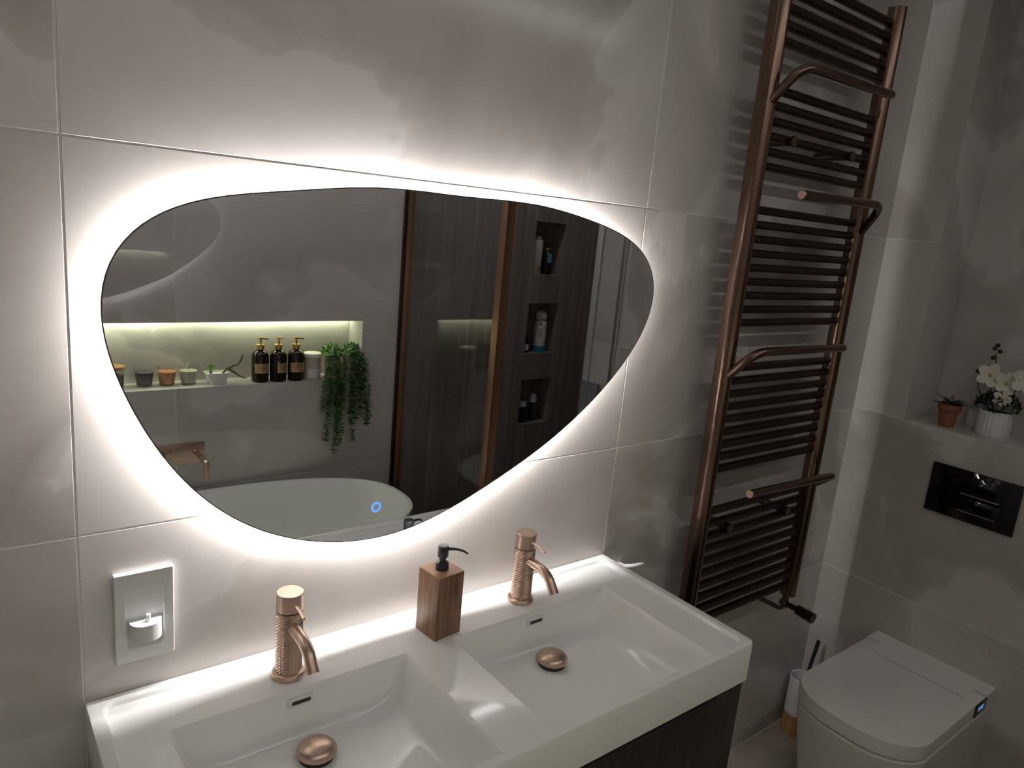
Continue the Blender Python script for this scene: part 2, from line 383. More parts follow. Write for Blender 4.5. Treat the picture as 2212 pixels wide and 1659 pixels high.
# back wall: tiled over the bath, wood-look planks in the shower
BX0, BX1, BZ0, BZ1, BD = -1.62, 0.752, 1.024, 1.288, 0.135
SH = [(1.715, 1.925, 1.525, 1.80), (1.715, 1.925, 1.098, 1.372), (1.715, 1.925, 0.70, 0.952)]
wb = B()
for r in grid_minus([(XL, XS, 0.0, CEIL)], [(a-0.004, b-0.0+0.004, c-0.004, d+0.004) for a, b, c, d in [(BX0, BX1, BZ0, BZ1)]+SH]):
    box(wb, r[0], r[1], YB-0.06, YB-TT, r[2], r[3])
wb = struct('wall_back', wb, 'grout', 'polished onyx-look tiled wall above the bath, turning to dark wood-look planks in the shower', 'wall')
for r in cells([XL, -1.242, -0.042, XG], [0.0, 0.597, 1.197, 1.797, 2.397, CEIL]):
    cut_tile(wb, r, (BX0, BX1, BZ0, BZ1), lambda u, v, d: (u, YB-TT+d, v), 'tile_polished')
for r in grid_minus(cells([XG, 1.146, 1.336, 1.526, 1.715, 1.925, XS], [0.0, CEIL]), SH):
    slab('plank', wb, r, lambda u, v, d: (u, YB-TT+d, v), 'wood_tile', gap=0.0015)
nb = B(); y0, y1 = YB-BD, YB-0.001
box(nb, BX0-0.01, BX1+0.01, y0-0.01, y0, BZ0-0.01, BZ1+0.01)
box(nb, BX0-0.01, BX0, y0, y1, BZ0-0.01, BZ1+0.01); box(nb, BX1, BX1+0.01, y0, y1, BZ0-0.01, BZ1+0.01)
box(nb, BX0, BX1, y0, y1, BZ0-0.012, BZ0); box(nb, BX0, BX1, y0, y1, BZ1, BZ1+0.012)
obj('niche_lining', nb, 'tile', wb)
for (a, b_, c, d) in SH:
    s = B(); y0, y1 = YB-0.11, YB-0.001
    box(s, a-0.008, b_+0.008, y0-0.01, y0, c-0.008, d+0.008)
    box(s, a-0.008, a, y0, y1, c-0.008, d+0.008); box(s, b_, b_+0.008, y0, y1, c-0.008, d+0.008)
    box(s, a, b_, y0, y1, c-0.008, c); box(s, a, b_, y0, y1, d, d+0.008)
    obj('shower_niche_lining', s, 'wood_tile', wb)
# left wall with the door
wl = struct('wall_left', bx(XL-0.08, XL, YB, 0.0, 0, CEIL), 'tile', 'grey tiled wall with the door', 'wall')
dr = struct('door_1', bx(XL+0.0005, XL+0.035, -1.25, -0.45, 0.005, 2.03, bev=0.003), 'door', 'plain painted bathroom door', 'door')
obj('door_handle', tube(B(), fillet([(XL+0.035, -0.53, 1.0), (XL+0.085, -0.53, 1.0), (XL+0.085, -0.64, 1.0)], 0.02), 0.009), 'chrome', dr)

# ------------------------------------------------------------------ mirror
MO = [(-0.56, 1.614), (-0.556, 1.648), (-0.545, 1.675), (-0.531, 1.699), (-0.513, 1.719), (-0.487, 1.739), (-0.458, 1.755), (-0.422, 1.77), (-0.373, 1.782), (-0.307, 1.795), (-0.236, 1.806), (-0.169, 1.814), (-0.088, 1.82), (0.009, 1.823), (0.117, 1.822), (0.236, 1.821), (0.34, 1.813), (0.441, 1.795), (0.521, 1.771), (0.591, 1.734), (0.627, 1.702), (0.645, 1.666), (0.648, 1.622), (0.635, 1.576), (0.607, 1.519), (0.56, 1.456), (0.498, 1.396), (0.423, 1.34), (0.343, 1.288), (0.253, 1.242), (0.167, 1.202), (0.073, 1.168), (0.007, 1.149), (-0.058, 1.141), (-0.119, 1.141), (-0.178, 1.15), (-0.234, 1.165), (-0.279, 1.182), (-0.321, 1.204), (-0.362, 1.232), (-0.408, 1.272), (-0.445, 1.314), (-0.48, 1.364), (-0.506, 1.411), (-0.528, 1.457), (-0.545, 1.516), (-0.554, 1.558), (-0.56, 1.586)]
def smooth_closed(P, harm=9, n=160):
    P = np.array(P); d = np.linalg.norm(np.roll(P, -1, 0)-P, axis=1); t = np.concatenate([[0], np.cumsum(d)]); L_ = t[-1]; t = t[:-1]/L_*2*PI
    A = np.concatenate([np.ones((len(t), 1))]+[np.stack([np.cos(k*t), np.sin(k*t)], 1) for k in range(1, harm+1)], 1)
    c, *_ = np.linalg.lstsq(A, P, rcond=None)
    s = np.linspace(0, 2*PI, n, endpoint=False)
    A2 = np.concatenate([np.ones((n, 1))]+[np.stack([np.cos(k*s), np.sin(k*s)], 1) for k in range(1, harm+1)], 1)
    return A2 @ c
OUT = smooth_closed(MO); ON = outline_normals(OUT)
mir = thing('led_mirror', 'large rounded pebble-shaped backlit mirror on the tiled wall', 'mirror', (0.0, 0.0, 1.5))
def xz(x, y, z): return (x, -z, y-1.5)       # outline plane -> wall plane, z = distance from the wall
bm = sweep_outline(OUT, 0.0120, 0.0168, 0.0, xz)
gp = obj('glass_panel', bm, 'glass_edge', mir, smooth=20)
fm = B(); fm.faces.new([fm.verts.new(xz(x, y, 0.0172)) for x, y in OUT-ON*0.0020])
bmesh.ops.recalc_face_normals(fm, faces=fm.faces)
ms = obj('mirror_face', fm, 'mirror', mir, smooth=0)
_w = np.clip((OUT[:, 0]-0.30)/0.30, 0, 1)                      # the back box stays clear of the pointed right end
INS = OUT-ON*(0.017+0.043*(_w*_w*(3-2*_w)))[:, None]
obj('back_frame', sweep_outline(INS-outline_normals(INS)*0.0006, 0.0002, 0.0119, 0.0, xz), 'white_plastic', mir, smooth=20)
lb = B(); loft(lb, [[xz(x, y, z) for x, y in INS] for z in (0.0072, 0.0102)], False, False)
obj('led_strip', lb, 'led', mir, smooth=0)
rg = B(); c0 = (-0.090, 1.207); n = 40
loft(rg, [[xz(c0[0]+r_*math.cos(2*PI*k/n), c0[1]+r_*math.sin(2*PI*k/n), 0.0176) for k in range(n)] for r_ in (0.0062, 0.0112)], False, False)
o = obj('touch_sensor', rg, 'blue_ring', mir, smooth=0); o['label'] = 'glowing blue touch ring'

# ------------------------------------------------------------------ vanity cabinet and double basin
ZB, ZD = 0.947, 0.939
BW, BDp = 0.600, 0.474
van = thing('vanity_cabinet', 'dark oak wall-hung vanity cabinet under the double basin', 'cabinet', (0, 0, 0.38))
obj('body', bx(-0.569, 0.569, -0.445, -0.001, 0, 0.440), 'wenge', van)
for s in (-1, 1): obj('side_panel', bx(min(s*0.5695, s*0.588), max(s*0.5695, s*0.588), -0.445, -0.001, 0, 0.4735, bev=0.0015), 'wenge', van)
for s in (-1, 1):
    for k in range(2):
        z0 = 0.004+k*0.237
        d = obj('drawer_front', bx(min(s*0.002, s*0.588), max(s*0.002, s*0.588), -0.464, -0.446, z0, z0+0.226, bev=0.0015), 'wenge', van)
        obj('grip', bx(s*0.295-0.2, s*0.295+0.2, -0.4665, -0.464, z0+0.212, z0+0.222), 'dark', d)
bas = thing('double_basin', 'wide white ceramic washbasin with two rectangular bowls', 'basin', (0, 0, 0))
bm = B()
NR = 6
outer = rrect(-BW, BW, -BDp, -0.0005, [0.006, 0.006, 0.02, 0.02], NR)
P = np.array(outer); NN = outline_normals(P)
def ring_at(P_, z): return [(x, y, z) for x, y in P_]
rl = 0.021
inner = rrect(-BW+rl, BW-rl, -BDp+rl*0.86, -rl*0.9, 0.022, NR)
inner2 = rrect(-BW+rl+0.006, BW-rl-0.006, -BDp+rl*0.86+0.004, -rl*0.9-0.006, 0.019, NR)
rings = [ring_at(P-NN*0.036, 0.826), ring_at(P-NN*0.034, 0.8555), ring_at(P-NN*0.003, 0.855), ring_at(P, 0.858), ring_at(P, ZB-0.005), ring_at(P-NN*0.0015, ZB-0.0015), ring_at(P-NN*0.005, ZB),
         ring_at(inner, ZB), ring_at(np.array(inner)*0.5+np.array(inner2)*0.5, ZB-0.002), ring_at(inner2, ZD)]
vs = loft(bm, rings, True, False)
edges = [bm.edges.get((a, b)) for a, b in zip(vs[-1], vs[-1][1:]+vs[-1][:1])]
bowls = [(-0.503, -0.063), (0.037, 0.483)]
YB0, YB1 = -0.128, -0.4495
for (a, b_) in bowls:
    cx = (a+b_)/2; drain = Vector((cx+0.006, -0.196, 0.842)); rr = []
    #           t: inset left/right, back, front, z, radius
    prof = [(0.0, 0.0, 0.0, ZD, 0.010), (0.0015, 0.0010, 0.0015, ZD-0.0015, 0.011), (0.006, 0.003, 0.004, ZD-0.010, 0.014), (0.016, 0.006, 0.010, ZD-0.035, 0.022), (0.027, 0.010, 0.018, ZD-0.062, 0.032),
            (0.036, 0.015, 0.026, ZD-0.077, 0.040), (0.048, 0.024, 0.038, ZD-0.087, 0.042), (0.064, 0.036, 0.054, ZD-0.092, 0.042)]
    for (i_s, i_b, i_f, z, r_) in prof:
        rr.append(ring_at(rrect(a+i_s, b_-i_s, YB1+i_f, YB0-i_b, r_, NR), z))
    last = np.array(rr[-1])
    for t, dz in ((0.35, 0.35), (0.7, 0.7), (0.92, 0.95)):
        q = last.copy(); q[:, 0] = q[:, 0]*(1-t)+drain.x*t; q[:, 1] = q[:, 1]*(1-t)+drain.y*t; q[:, 2] = q[:, 2]*(1-dz)+drain.z*dz
        rr.append([tuple(p_) for p_ in q])
    bv = loft(bm, rr, False, True)
    edges += [bm.edges.get((p_, q_)) for p_, q_ in zip(bv[0], bv[0][1:]+bv[0][:1])]
bmesh.ops.triangle_fill(bm, use_beauty=True, edges=edges)
obj('body', bm, 'ceramic', bas, smooth=28)
for (a, b_) in bowls:
    cx = (a+b_)/2
    ov = B(); box(ov, cx-0.024, cx+0.024, -0.1375, -0.1285, 0.910, 0.926, bev=0.002)
    ov = obj('overflow', ov, 'white_plastic', bas)
    obj('slot', bx(cx-0.017, cx+0.017, -0.1382, -0.137, 0.914, 0.921), 'dark', ov)
    pl = lathe(B(), [(0.0, 0.0), (0.033, 0.0), (0.0345, 0.0015), (0.0345, 0.004), (0.033, 0.0085), (0.028, 0.0135), (0.019, 0.0175), (0.009, 0.0195), (0.0, 0.020)], 40, (cx+0.006, -0.196, 0.8525))
    pl = obj('waste_plug', pl, 'copper', bas)
    obj('seal', cyl(0.030, 0, 0.0115, n=32, c=(cx+0.006, -0.196, 0.8408)), 'dark', pl)

# ------------------------------------------------------------------ taps
def make_tap(label, loc):
    t = thing('basin_tap', label, 'tap', loc, 0, 'copper basin taps')
    obj('base_ring', lathe(B(), [(0, 0), (0.029, 0), (0.030, 0.002), (0.030, 0.006), (0.0285, 0.009), (0.025, 0.011), (0.0, 0.012)], 40), 'copper', t)
    # knurled barrel: fine diamond relief
    n, m_ = 44, 40; rings = []
    for j in range(m_+1):
        z = 0.010+0.120*j/m_; ring = []
        for i in range(n):
            a = 2*PI*(i+0.5*(j % 2))/n; r_ = 0.0228+(0.0013 if (i+j) % 2 == 0 else 0.0) if 0 < j < m_ else 0.0228
            ring.append((r_*math.cos(a), r_*math.sin(a), z))
        rings.append(ring)
    bm = B(); loft(bm, rings); obj('barrel', bm, 'copper', t, smooth=0)
    cap = obj('handle', lathe(B(), [(0, 0.1315), (0.0222, 0.1315), (0.0236, 0.1325), (0.0236, 0.1650), (0.0228, 0.1658), (0.0, 0.1652)], 48), 'copper', t)
    obj('lever', tube(B(), [(0, -0.0225, 0.151), (0, -0.045, 0.149), (0, -0.062, 0.146), (0, -0.066, 0.1455)], [0.0032, 0.003, 0.0034, 0.0030], 10), 'copper_top', cap)
    pts = fillet([(0, -0.015, 0.104), (0, -0.082, 0.103), (0, -0.110, 0.066)], 0.042, 10)
    pts[0] = Vector((0, -0.015, 0.104))
    obj('spout', tube(B(), pts, 0.0108, 16), 'copper', t)
    return t
make_tap('copper tap with knurled barrel at the left bowl, left of the wooden soap dispenser', (-0.286, -0.080, ZD))
make_tap('copper tap with knurled barrel at the right bowl, right of the wooden soap dispenser', (0.262, -0.073, ZD))

# ------------------------------------------------------------------ soap dispenser
sd = thing('soap_dispenser', 'square walnut soap dispenser with black pump between the taps', 'soap dispenser', (0.030, -0.088, ZD), math.radians(6))
obj('body', bx(-0.033, 0.033, -0.033, 0.033, 0.0, 0.1365, bev=0.0012), 'walnut', sd)
obj('lid', bx(-0.0328, 0.0328, -0.0328, 0.0328, 0.1366, 0.1388, bev=0.0006), 'walnut_top', sd)
obj('collar', lathe(B(), [(0, 0.139), (0.0135, 0.139), (0.0135, 0.150), (0.0125, 0.154), (0.0095, 0.156), (0.007, 0.158), (0.007, 0.168), (0, 0.168)], 28), 'black', sd)
ph = obj('pump_head', lathe(B(), [(0, 0.166), (0.0105, 0.166), (0.0112, 0.168), (0.0112, 0.188), (0.0102, 0.1905), (0, 0.191)], 28), 'black', sd)
obj('nozzle', tube(B(), [(0.008, -0.003, 0.182), (0.022, -0.012, 0.1815), (0.036, -0.021, 0.177), (0.044, -0.026, 0.171)], [0.0036, 0.003, 0.0024, 0.002], 10), 'black', ph)

# ------------------------------------------------------------------ wall charger
ch = thing('toothbrush_charger', 'white wall-mounted toothbrush charger panel left of the mirror', 'charger', (-0.508, 0, 1.004))
pb = B()
def xzl(x, y, z): return (x, -z, y)
Pl = np.array(rrect(-0.0455, 0.0455, 0, 0.162, 0.002, 3)); Nl = outline_normals(Pl)
In = np.array(rrect(-0.030, 0.030, 0.022, 0.140, 0.010, 3)); Nn = outline_normals(In)
loft(pb, [[xzl(x, y, z) for x, y in R_] for R_, z in ((Pl, 0.0005), (Pl, 0.0095), (Pl-Nl*0.0015, 0.011), (In, 0.011), (In-Nn*0.002, 0.009), (In-Nn*0.003, 0.0035))], True, True)
obj('panel', pb, 'white_plastic', ch, smooth=25)
sh = B(); ol = [(-0.0245, 0), (0.0245, 0)]+[(0.0245*math.cos(a), 0.010+0.022*math.sin(a)) for a in np.linspace(0.0, PI, 15)]
loft(sh, [[(x, -0.0037-y, z) for x, y in ol] for z in (0.044, 0.074)], True, True)
shf = obj('cradle', sh, 'white_plastic', ch, smooth=30)
obj('pin', cyl(0.0038, 0.0741, 0.087, 0.0008, 16, (0.003, -0.019, 0)), 'white_plastic', shf)
hk = thing('wall_hook', 'small curved white hook on the wall beside the basin end', 'hook', (0.672, -0.001, 0.900))
obj('plate', lathe(B(), [(0, -0.010), (0.010, -0.010), (0.011, -0.004), (0.011, 0.006), (0, 0.008)], 20, (-0.01, -0.008, 0)), 'white_plastic', hk)
obj('arm', tube(B(), fillet([(-0.010, -0.012, 0.0), (0.004, -0.040, 0.010), (0.040, -0.046, 0.012)], 0.02), [0.006]*3+[0.0055]*7+[0.003], 10), 'white_plastic', hk)

# ------------------------------------------------------------------ towel radiator
rd = thing('towel_radiator', 'tall dark bronze ladder towel radiator on the wall right of the mirror', 'radiator', (1.14, 0, 0.66))
ZR = 0.66
def post(x, top):
    bm = B(); ol = [(-0.021, 0.014), (0.021, 0.014)]+[(0.021*math.cos(a), -0.004-0.024*math.sin(a)) for a in np.linspace(0, PI, 13)]
    loft(bm, [[(x+a, -0.093+b_, z) for a, b_ in ol] for z in (0, top)]); return bm
for x in (-0.269, 0.276): obj('post', post(x, 1.80), 'bronze', rd)
barz = [2.418-0.0373*k for k in range(5)]+[2.158-0.0366*k for k in range(6)]+[1.868-0.0365*k for k in range(9)]+[1.454-0.0357*k for k in range(9)]+[1.043-0.0382*k for k in range(10)]
bmesh_bar = B(); ol = [(-0.0105, 0.006), (0.0105, 0.006)]+[(0.0105*math.cos(a), -0.003-0.0095*math.sin(a)) for a in np.linspace(0, PI, 9)]
loft(bmesh_bar, [[(x, -0.090+b_, a) for a, b_ in ol] for x in (-0.252, 0.259)]); bar_me = finish(bmesh_bar, 35)
for z in barz: obj('bar', bar_me, 'bronze_bar', rd, loc=(0, 0, z-ZR))
for x in (-0.145, 0.15):
    for z in (2.045, 0.985):
        bk = obj('bracket', tube(B(), [(x, -0.0005, z-ZR), (x, -0.108, z-ZR)], 0.011, 16), 'bronze_bar', rd)
        obj('bracket_cap', tube(B(), [(x, -0.108, z-ZR), (x, -0.113, z-ZR)], 0.014, 16), 'bronze', bk)
RY = -0.185
def rail(att, bend, end, nm):
    p0 = Vector((att[0], -0.115, att[1]-ZR)); p1 = Vector((bend[0], RY, bend[1]-ZR)); p2 = Vector((end[0], RY, end[1]-ZR))
    o = obj('towel_arm', tube(B(), fillet([p0, p1, p2], 0.05, 10), 0.0115, 14), 'bronze', rd)
    d = (p2-p1).normalized()
    e = obj('end_cap', tube(B(), [p2-d*0.0005, p2+d*0.002], [0.0118, 0.0105], 14), 'copper_top', o)
    return o
rail((-0.272, 2.125), (-0.272, 2.196), (0.155, 2.203), 0)
rail((0.270, 1.846), (0.225, 1.920), (-0.190, 1.911), 0)
rail((-0.272, 1.443), (-0.272, 1.517), (0.155, 1.515), 0)
rail((0.270, 1.058), (0.262, 1.112), (-0.195, 1.124), 0)
vv = obj('valve', tube(B(), [(0.276, -0.09, 0.0), (0.276, -0.09, -0.035), (0.276, -0.09, -0.05)], [0.010, 0.012, 0.010], 14), 'bronze', rd)
obj('thermostat_head', tube(B(), [(0.276, -0.075, -0.036), (0.276, -0.135, -0.036), (0.276, -0.137, -0.036), (0.276, -0.195, -0.040)], [0.0095, 0.0095, 0.0165, 0.0185], 18), 'bronze_bar', vv)
obj('supply_pipe', tube(B(), fillet([(0.276, -0.09, -0.045), (0.276, -0.075, -0.062), (0.276, -0.001, -0.062)], 0.01), 0.008, 12), 'bronze', vv)
vl = obj('valve', tube(B(), [(-0.269, -0.09, 0.0), (-0.269, -0.09, -0.045)], 0.011, 14), 'bronze', rd)
obj('supply_pipe', tube(B(), [(-0.269, -0.09, -0.04), (-0.269, -0.001, -0.04)], 0.008, 12), 'bronze', vl)

# ------------------------------------------------------------------ toilet
TY = -0.431
to = thing('smart_toilet', 'white shower toilet with flat closed lid against the right wall', 'toilet', (XR, TY, 0))
def dshape(xf, xb, hw, rf=0.155):
    pts = []
    for k in range(13):
        a = PI/2+PI/2*k/12; pts.append((xf+rf*0.75+rf*0.75*math.cos(a), hw-rf+rf*math.sin(a)))
    for k in range(13):
        a = PI+PI/2*k/12; pts.append((xf+rf*0.75+rf*0.75*math.cos(a), -hw+rf+rf*math.sin(a)))
    # slight bow at the front edge
    pts = [(x-0.012*(1-(y/hw)**2) if x < xf+rf*0.75 else x, y) for x, y in pts]
    return [(xb, hw)]+pts+[(xb, -hw)]
def ring3(o2, z): return [(x, y, z) for x, y in o2]
bd = B()
loft(bd, [ring3(dshape(-0.50, -0.0005, 0.150, 0.12), 0.0), ring3(dshape(-0.515, -0.0005, 0.160, 0.13), 0.02), ring3(dshape(-0.545, -0.0005, 0.172, 0.14), 0.20), ring3(dshape(-0.580, -0.0005, 0.185, 0.15), 0.36), ring3(dshape(-0.589, -0.0005, 0.189), 0.426), ring3(dshape(-0.584, -0.0005, 0.185), 0.431)])
obj('body', bd, 'ceramic2', to, smooth=40)
hwl = 0.190
ld = B(); front = dshape(-0.592, -0.095, hwl)[1:-1]
lo = [(-0.083, hwl)]+front+[(-0.083, -hwl), (-0.083, -0.153), (-0.157, -0.153), (-0.157, 0.150), (-0.083, 0.150)]
Lp = np.array(lo)
loft(ld, [ring3(Lp, 0.4405), ring3(Lp, 0.477), ring3(Lp*np.array([0.997, 0.992])+np.array([-0.0008, 0]), 0.4835), ring3(Lp*np.array([0.985, 0.975])+np.array([-0.004, 0]), 0.4850)])
obj('lid', ld, 'ceramic2', to, smooth=30)
cv = B(); lo2 = [(-0.0008, hwl), (-0.079, hwl), (-0.079, 0.1460), (-0.1528, 0.1460), (-0.1528, -0.1490), (-0.079, -0.1490), (-0.079, -hwl), (-0.0008, -hwl)]
loft(cv, [ring3(lo2, 0.4315), ring3(lo2, 0.4862)]); obj('hinge_cover', cv, 'ceramic2', to)
pn = obj('control_panel', bx(-0.165, -0.08, -hwl-0.0035, -hwl+0.02, 0.442, 0.483, bev=0.002), 'black_glass', to)
for i in range(5):
    for j in range(2):
        obj('indicator', bx(-0.150+i*0.0085+j*0.002, -0.1475+i*0.0085+j*0.002, -hwl-0.0042, -hwl-0.0034, 0.463+j*0.008, 0.4655+j*0.008), 'blue_led', pn)
# flush plate
fp = thing('flush_plate', 'glossy black flush plate on the wall above the toilet', 'flush plate', (XR, -0.432, 0.977))
obj('plate', bx(-0.011, -0.0005, -0.130, 0.130, 0, 0.164, bev=0.0015), 'black_glass', fp)
for (z0, z1, dy) in ((0.086, 0.150, 0.0), (0.030, 0.078, 0.0)):
    bt = obj('button', bx(-0.0155, -0.0112, -0.085, 0.040, z0, z1, bev=0.0015), 'black_glass', fp)
    obj('gold_reflection', bx(-0.0165, -0.0156, -0.078, 0.032, z0+0.001, z0+0.0045), 'copper', bt)  # horizontal gold reflection on the black glass, put in as a copper strip
# toilet brush
tb = thing('toilet_brush', 'white toilet brush holder with wooden base beside the toilet', 'toilet brush', (1.705, -0.064, 0))
obj('wooden_base', cyl(0.047, 0.0, 0.085, 0.002, 32), 'bamboo', tb)
obj('holder', lathe(B(), [(0.0, 0.0855), (0.0465, 0.0855), (0.0465, 0.228), (0.045, 0.230), (0.042, 0.228), (0.042, 0.10), (0.0, 0.10)], 36), 'white_plastic', tb)
obj('handle', tube(B(), [(0.0, 0.0, 0.105), (0.025, 0.0, 0.23), (0.052, -0.004, 0.36), (0.053, -0.004, 0.366)], [0.006, 0.006, 0.0075, 0.006], 12), 'black', tb)

# ------------------------------------------------------------------ plants in the toilet niche
def leaf_bm(bm, p, d, up, L_, W_, fold=0.15):
    d = d.normalized(); s = d.cross(up)
    s = s.normalized() if s.length > 1e-4 else Vector((1, 0, 0)); n_ = s.cross(d)
    a = bm.verts.new(p); l = bm.verts.new(p+d*L_*0.5+s*W_/2+n_*W_*fold); r_ = bm.verts.new(p+d*L_*0.5-s*W_/2+n_*W_*fold); t = bm.verts.new(p+d*L_); c = bm.verts.new(p+d*L_*0.5)
    for f_ in ((a, c, l), (l, c, t), (a, r_, c), (c, r_, t)): bm.faces.new(f_)
def rnd_dir(zlo=-0.2, zhi=1.0):
    a = random.uniform(0, 2*PI); z = random.uniform(zlo, zhi); h = math.sqrt(max(0, 1-z*z)); return Vector((h*math.cos(a), h*math.sin(a), z))
tp = thing('potted_succulent', 'small grey-green succulent in a terracotta pot in the toilet niche', 'plant', (1.872, -0.286, NZ0))
obj('pot', lathe(B(), [(0, 0), (0.023, 0), (0.030, 0.055), (0.035, 0.056), (0.036, 0.076), (0.032, 0.077), (0.031, 0.068), (0, 0.068)], 32), 'terracotta', tp)
for k in range(22):
    bm = B(); d = rnd_dir(0.05, 0.8); leaf_bm(bm, Vector((0, 0, 0.068))+d*0.008, d, V(0, 0, 1), random.uniform(0.035, 0.06), 0.018, 0.25)
    obj('leaf', bm, 'leaf_pale' if k % 2 else 'leaf_dark', tp, smooth=0)
orc = thing('potted_orchid', 'white orchid with dark foliage in a ribbed white pot in the toilet niche', 'plant', (1.925, -0.405, NZ0))
obj('pot', lathe(B(), [(0, 0), (0.047, 0), (0.048, 0.002), (0.048, 0.078), (0.046, 0.080), (0.043, 0.078), (0.043, 0.070), (0, 0.070)], 96, fn=lambda a: 1.0+0.022*math.cos(24*a)), 'white_plastic', orc, smooth=50)
obj('soil', cyl(0.0425, 0.0702, 0.074, n=24), 'soil', orc)
bm = B()
for k in range(420):
    d = rnd_dir(-0.1, 1.0); leaf_bm(bm, Vector((0, 0, 0.085))+Vector((d.x*0.055, d.y*0.06, d.z*0.05)), rnd_dir(-0.3, 1), V(0, 0, 1), 0.02, 0.007)
o = obj('foliage', bm, 'leaf_dark', orc, smooth=0); o['kind'] = 'stuff'
st1 = [(0, 0.01, 0.08), (-0.01, 0.03, 0.15), (0.0, 0.03, 0.21), (0.0, 0.04, 0.262)]
st2 = [(0, -0.01, 0.08), (0.0, -0.04, 0.16), (0.0, -0.055, 0.22), (0.0, -0.06, 0.25)]
st3 = [(0, 0.02, 0.08), (-0.01, 0.065, 0.14), (-0.01, 0.07, 0.19)]
for s in (st1, st2, st3): obj('stem', tube(B(), s, 0.0022, 6), 'stem', orc)
def flower(c, sz, facing):
    fo = obj('flower', lathe(B(), [(0, -0.003), (sz*0.16, 0), (0, 0.006)], 10), 'yellow', orc, loc=c)
    q = facing.to_track_quat('Z', 'Y'); fo.rotation_euler = q.to_euler()
    for k in range(5):
        a = 2*PI*k/5; bm = B(); d = Vector((math.cos(a), math.sin(a), 0)); s = Vector((-d.y, d.x, 0)); cen = bm.verts.new((0, 0, 0)); ring = []
        for j in range(12):
            t = 2*PI*j/12; ring.append(bm.verts.new(d*(sz*0.55+sz*0.52*math.cos(t))+s*(sz*0.42*math.sin(t))+Vector((0, 0, 0.12*sz*math.cos(t)))))
        cen.co = d*sz*0.55
        for j in range(12): bm.faces.new((cen, ring[j], ring[(j+1) % 12]))
        obj('petal', bm, 'petal', fo)
flower((-0.02, 0.035, 0.19), 0.038, Vector((-1, -0.25, 0.2)))
flower((-0.01, -0.012, 0.172), 0.036, Vector((-0.7, -0.6, 0.3)))
flower((0.0, -0.062, 0.19), 0.042, Vector((-0.9, -0.4, 0.1)))
flower((-0.03, -0.015, 0.125), 0.026, Vector((-1, -0.3, 0.4)))
for c in ((0.0, 0.046, 0.275), (0.0, 0.03, 0.268), (0.0, 0.04, 0.286), (0, 0.045, 0.245), (0, -0.062, 0.268), (0, -0.072, 0.258), (-0.012, 0.075, 0.195), (-0.012, 0.066, 0.18)):
    g = B(); bmesh.ops.create_icosphere(g, subdivisions=2, radius=0.0075); obj('bud', g, 'leaf_dark', orc, loc=c)
obj_c = lathe(B(), [(0, 0), (0.024, 0), (0.025, 0.002), (0.025, 0.056), (0.022, 0.058), (0.022, 0.03), (0, 0.03)], 28)
tag(obj('candle_cup', obj_c, 'white_plastic', loc=(1.985, -0.330, NZ0)), 'small white cup half hidden behind the ribbed orchid pot', 'cup')
obj_c = lathe(B(), [(0, 0), (0.030, 0), (0.032, 0.003), (0.034, 0.05), (0.031, 0.07), (0.028, 0.068), (0.028, 0.03), (0, 0.03)], 28)
tag(obj('blush_vase', obj_c, 'jar', loc=(1.90, -0.560, NZ0)), 'blush ceramic cup at the photo edge of the toilet niche', 'cup')

# ------------------------------------------------------------------ bath
bt = thing('bathtub', 'white oval freestanding bathtub seen in the mirror', 'bathtub', (0.03, -1.40, 0))
def oval(a, b_, n=96, e=2.5): return [(a*math.copysign(abs(math.cos(t))**(2/e), math.cos(t)), b_*math.copysign(abs(math.sin(t))**(2/e), math.sin(t))) for t in np.linspace(0, 2*PI, n, endpoint=False)]
bm = B()
loft(bm, [ring3(oval(0.60, 0.27), 0.0), ring3(oval(0.61, 0.275), 0.02), ring3(oval(0.66, 0.305), 0.25), ring3(oval(0.735, 0.350), 0.56), ring3(oval(0.747, 0.359), 0.585), ring3(oval(0.750, 0.361), 0.594), ring3(oval(0.747, 0.358), 0.600),
          ring3(oval(0.732, 0.344), 0.600), ring3(oval(0.726, 0.338), 0.594), ring3(oval(0.68, 0.31), 0.48), ring3(oval(0.60, 0.255), 0.25), ring3(oval(0.52, 0.20), 0.14), ring3(oval(0.40, 0.13), 0.115)])
obj('tub', bm, 'acrylic', bt, smooth=40)
obj('waste', cyl(0.03, 0.1152, 0.121, c=(0.0, 0.0, 0)), 'copper', bt)
obj('overflow', tube(B(), [(0, -0.292, 0.47), (0, -0.284, 0.468)], 0.028, 24), 'chrome', bt)
sp = thing('bath_filler', 'wall-mounted copper bath filler with rectangular plate above the bathtub', 'tap', (0.0, YB, 0.712))
obj('plate', bx(-0.15, 0.064, 0.0005, 0.009, 0.0, 0.084, bev=0.001), 'copper', sp)
obj('spout', tube(B(), fillet([(0.028, 0.008, 0.048), (0.028, 0.165, 0.048), (0.028, 0.166, -0.02)], 0.012), 0.0115, 14), 'copper', sp)
obj('handle', tube(B(), [(-0.08, 0.009, 0.042), (-0.08, 0.045, 0.042)], 0.018, 20), 'copper', sp)

